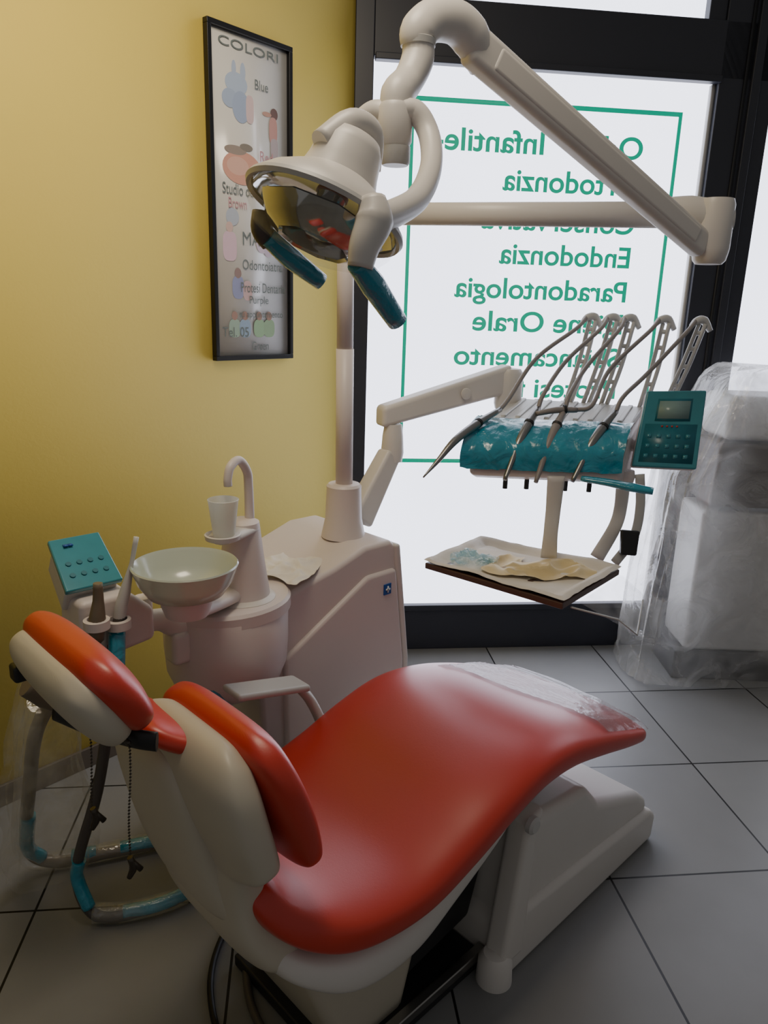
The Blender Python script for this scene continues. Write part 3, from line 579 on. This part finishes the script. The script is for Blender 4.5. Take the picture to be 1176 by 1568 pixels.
mk('tray_paper_liner',v,f,PAPER,de)
crumple('latex_gloves',(1.91,1.19,.824),.24,.16,.045,NAPKIN,de,seed=5,rz=-.6,fr=1.9,det=.05)
crumple('latex_glove_b',(1.84,1.31,.824),.18,.12,.035,NAPKIN,de,seed=12,rz=.6,fr=1.7,det=.05)
crumple('teal_plastic_bag',(1.79,1.41,.828),.15,.13,.05,thin('teal_crinkle',(.15,.50,.58,1),.4,.08,.9,12,var=.35),de,seed=9,rz=.3,fr=4)
mk('tray_cover_hanging',[(1.80,1.02,.805),(2.10,1.05,.81),(2.12,.98,.76),(2.0,.93,.675),(1.93,.96,.72)],[(0,1,2,4),(4,2,3)],WRAP2,de)
tube('tray_cover_edge',[(1.76,1.02,.80),(1.93,.96,.735),(2.0,.928,.675),(2.10,.97,.75)],.003,GREYL,de,k=1,n=6)
# ---------------------------------------------------------------- WRAPPED EQUIPMENT CART
wc=empty('plastic_wrapped_equipment_cart')
G0=V((2.965,1.325,0)); ge=V((.70,-.714,0)).normalized(); gf=V((.714,.70,0)).normalized()
def GG(u,v_,z): return G0+ge*u+gf*v_+V((0,0,z))
def gbox(name,u0,u1,v0,v1,z0,z1,m,bevel=.01):
    return hexa(name,[GG(u0,v0,z0),GG(u1,v0,z0),GG(u1,v1,z0),GG(u0,v1,z0)],[GG(u0,v0,z1),GG(u1,v0,z1),GG(u1,v1,z1),GG(u0,v1,z1)],m,wc,bevel=bevel)
gbox('cart_base',.16,.80,.08,.38,.0,.14,DARK)
gbox('cart_body',.20,.78,.09,.36,.14,.80,GREYL,.02)
gbox('equipment_dark_front',.22,.76,.07,.34,.82,1.10,HOSED,.02)
gbox('equipment_top',.24,.78,.08,.36,1.11,1.30,GREYL,.03)
zs=[0.012+ (1.41-.012)*i/40 for i in range(41)]
v=[];f=[];n=160
def rect(a,hu,hv,p=.35):
    c,s=math.cos(a),math.sin(a); return math.copysign(abs(c)**p,c)*hu,math.copysign(abs(s)**p,s)*hv
for k,z in enumerate(zs):
    t=z/1.41
    for j in range(n):
        a=2*math.pi*j/n
        hu=.45-.03*t+.02*math.sin(5*t+1); hv=.23-.02*t
        hu+=.02*max(0,1-z/.06); hv+=.012*max(0,1-z/.06)
        top=max(0,(z-1.34)/.07); hu-=.06*top**2; hv-=.05*top**2
        x,y=rect(a,hu,hv)
        ca,sa_=math.cos(a),math.sin(a)
        w=.030*fbm(ca*3.5,sa_*3.5,z*1.3,3)-.016*abs(fbm(ca*7+z,sa_*7,z*2.0+5,2))
        l=math.hypot(x,y); x*=1+w/l; y*=1+w/l
        if x<0: x+=max(0,z-.95)*.42*(-x/.42)
        v.append(GG(.44+x,.21+y,z+(.012*math.sin(7*a) if z>1.3 else 0)))
for k in range(len(zs)-1):
    for j in range(n): f.append((k*n+j,k*n+(j+1)%n,(k+1)*n+(j+1)%n,(k+1)*n+j))
c=len(v); v.append(GG(.50,.21,1.42))
for j in range(n): f.append(((len(zs)-1)*n+j,(len(zs)-1)*n+(j+1)%n,c))
mk('plastic_drape',v,f,WRAP,wc)
# ---------------------------------------------------------------- LIGHT
w=bpy.data.worlds.new('world'); scene.world=w; w.use_nodes=True
w.node_tree.nodes['Background'].inputs[0].default_value=(1,.98,.96,1); w.node_tree.nodes['Background'].inputs[1].default_value=.17
l=bpy.data.lights.new('ceiling_lamp','AREA'); l.energy=24; l.size=.7; l.color=(1,.86,.66)
lo=bpy.data.objects.new('ceiling_lamp',l); lo.location=(.8,1.15,3.1); scene.collection.objects.link(lo)
lo.rotation_euler=(math.radians(38),0,0)
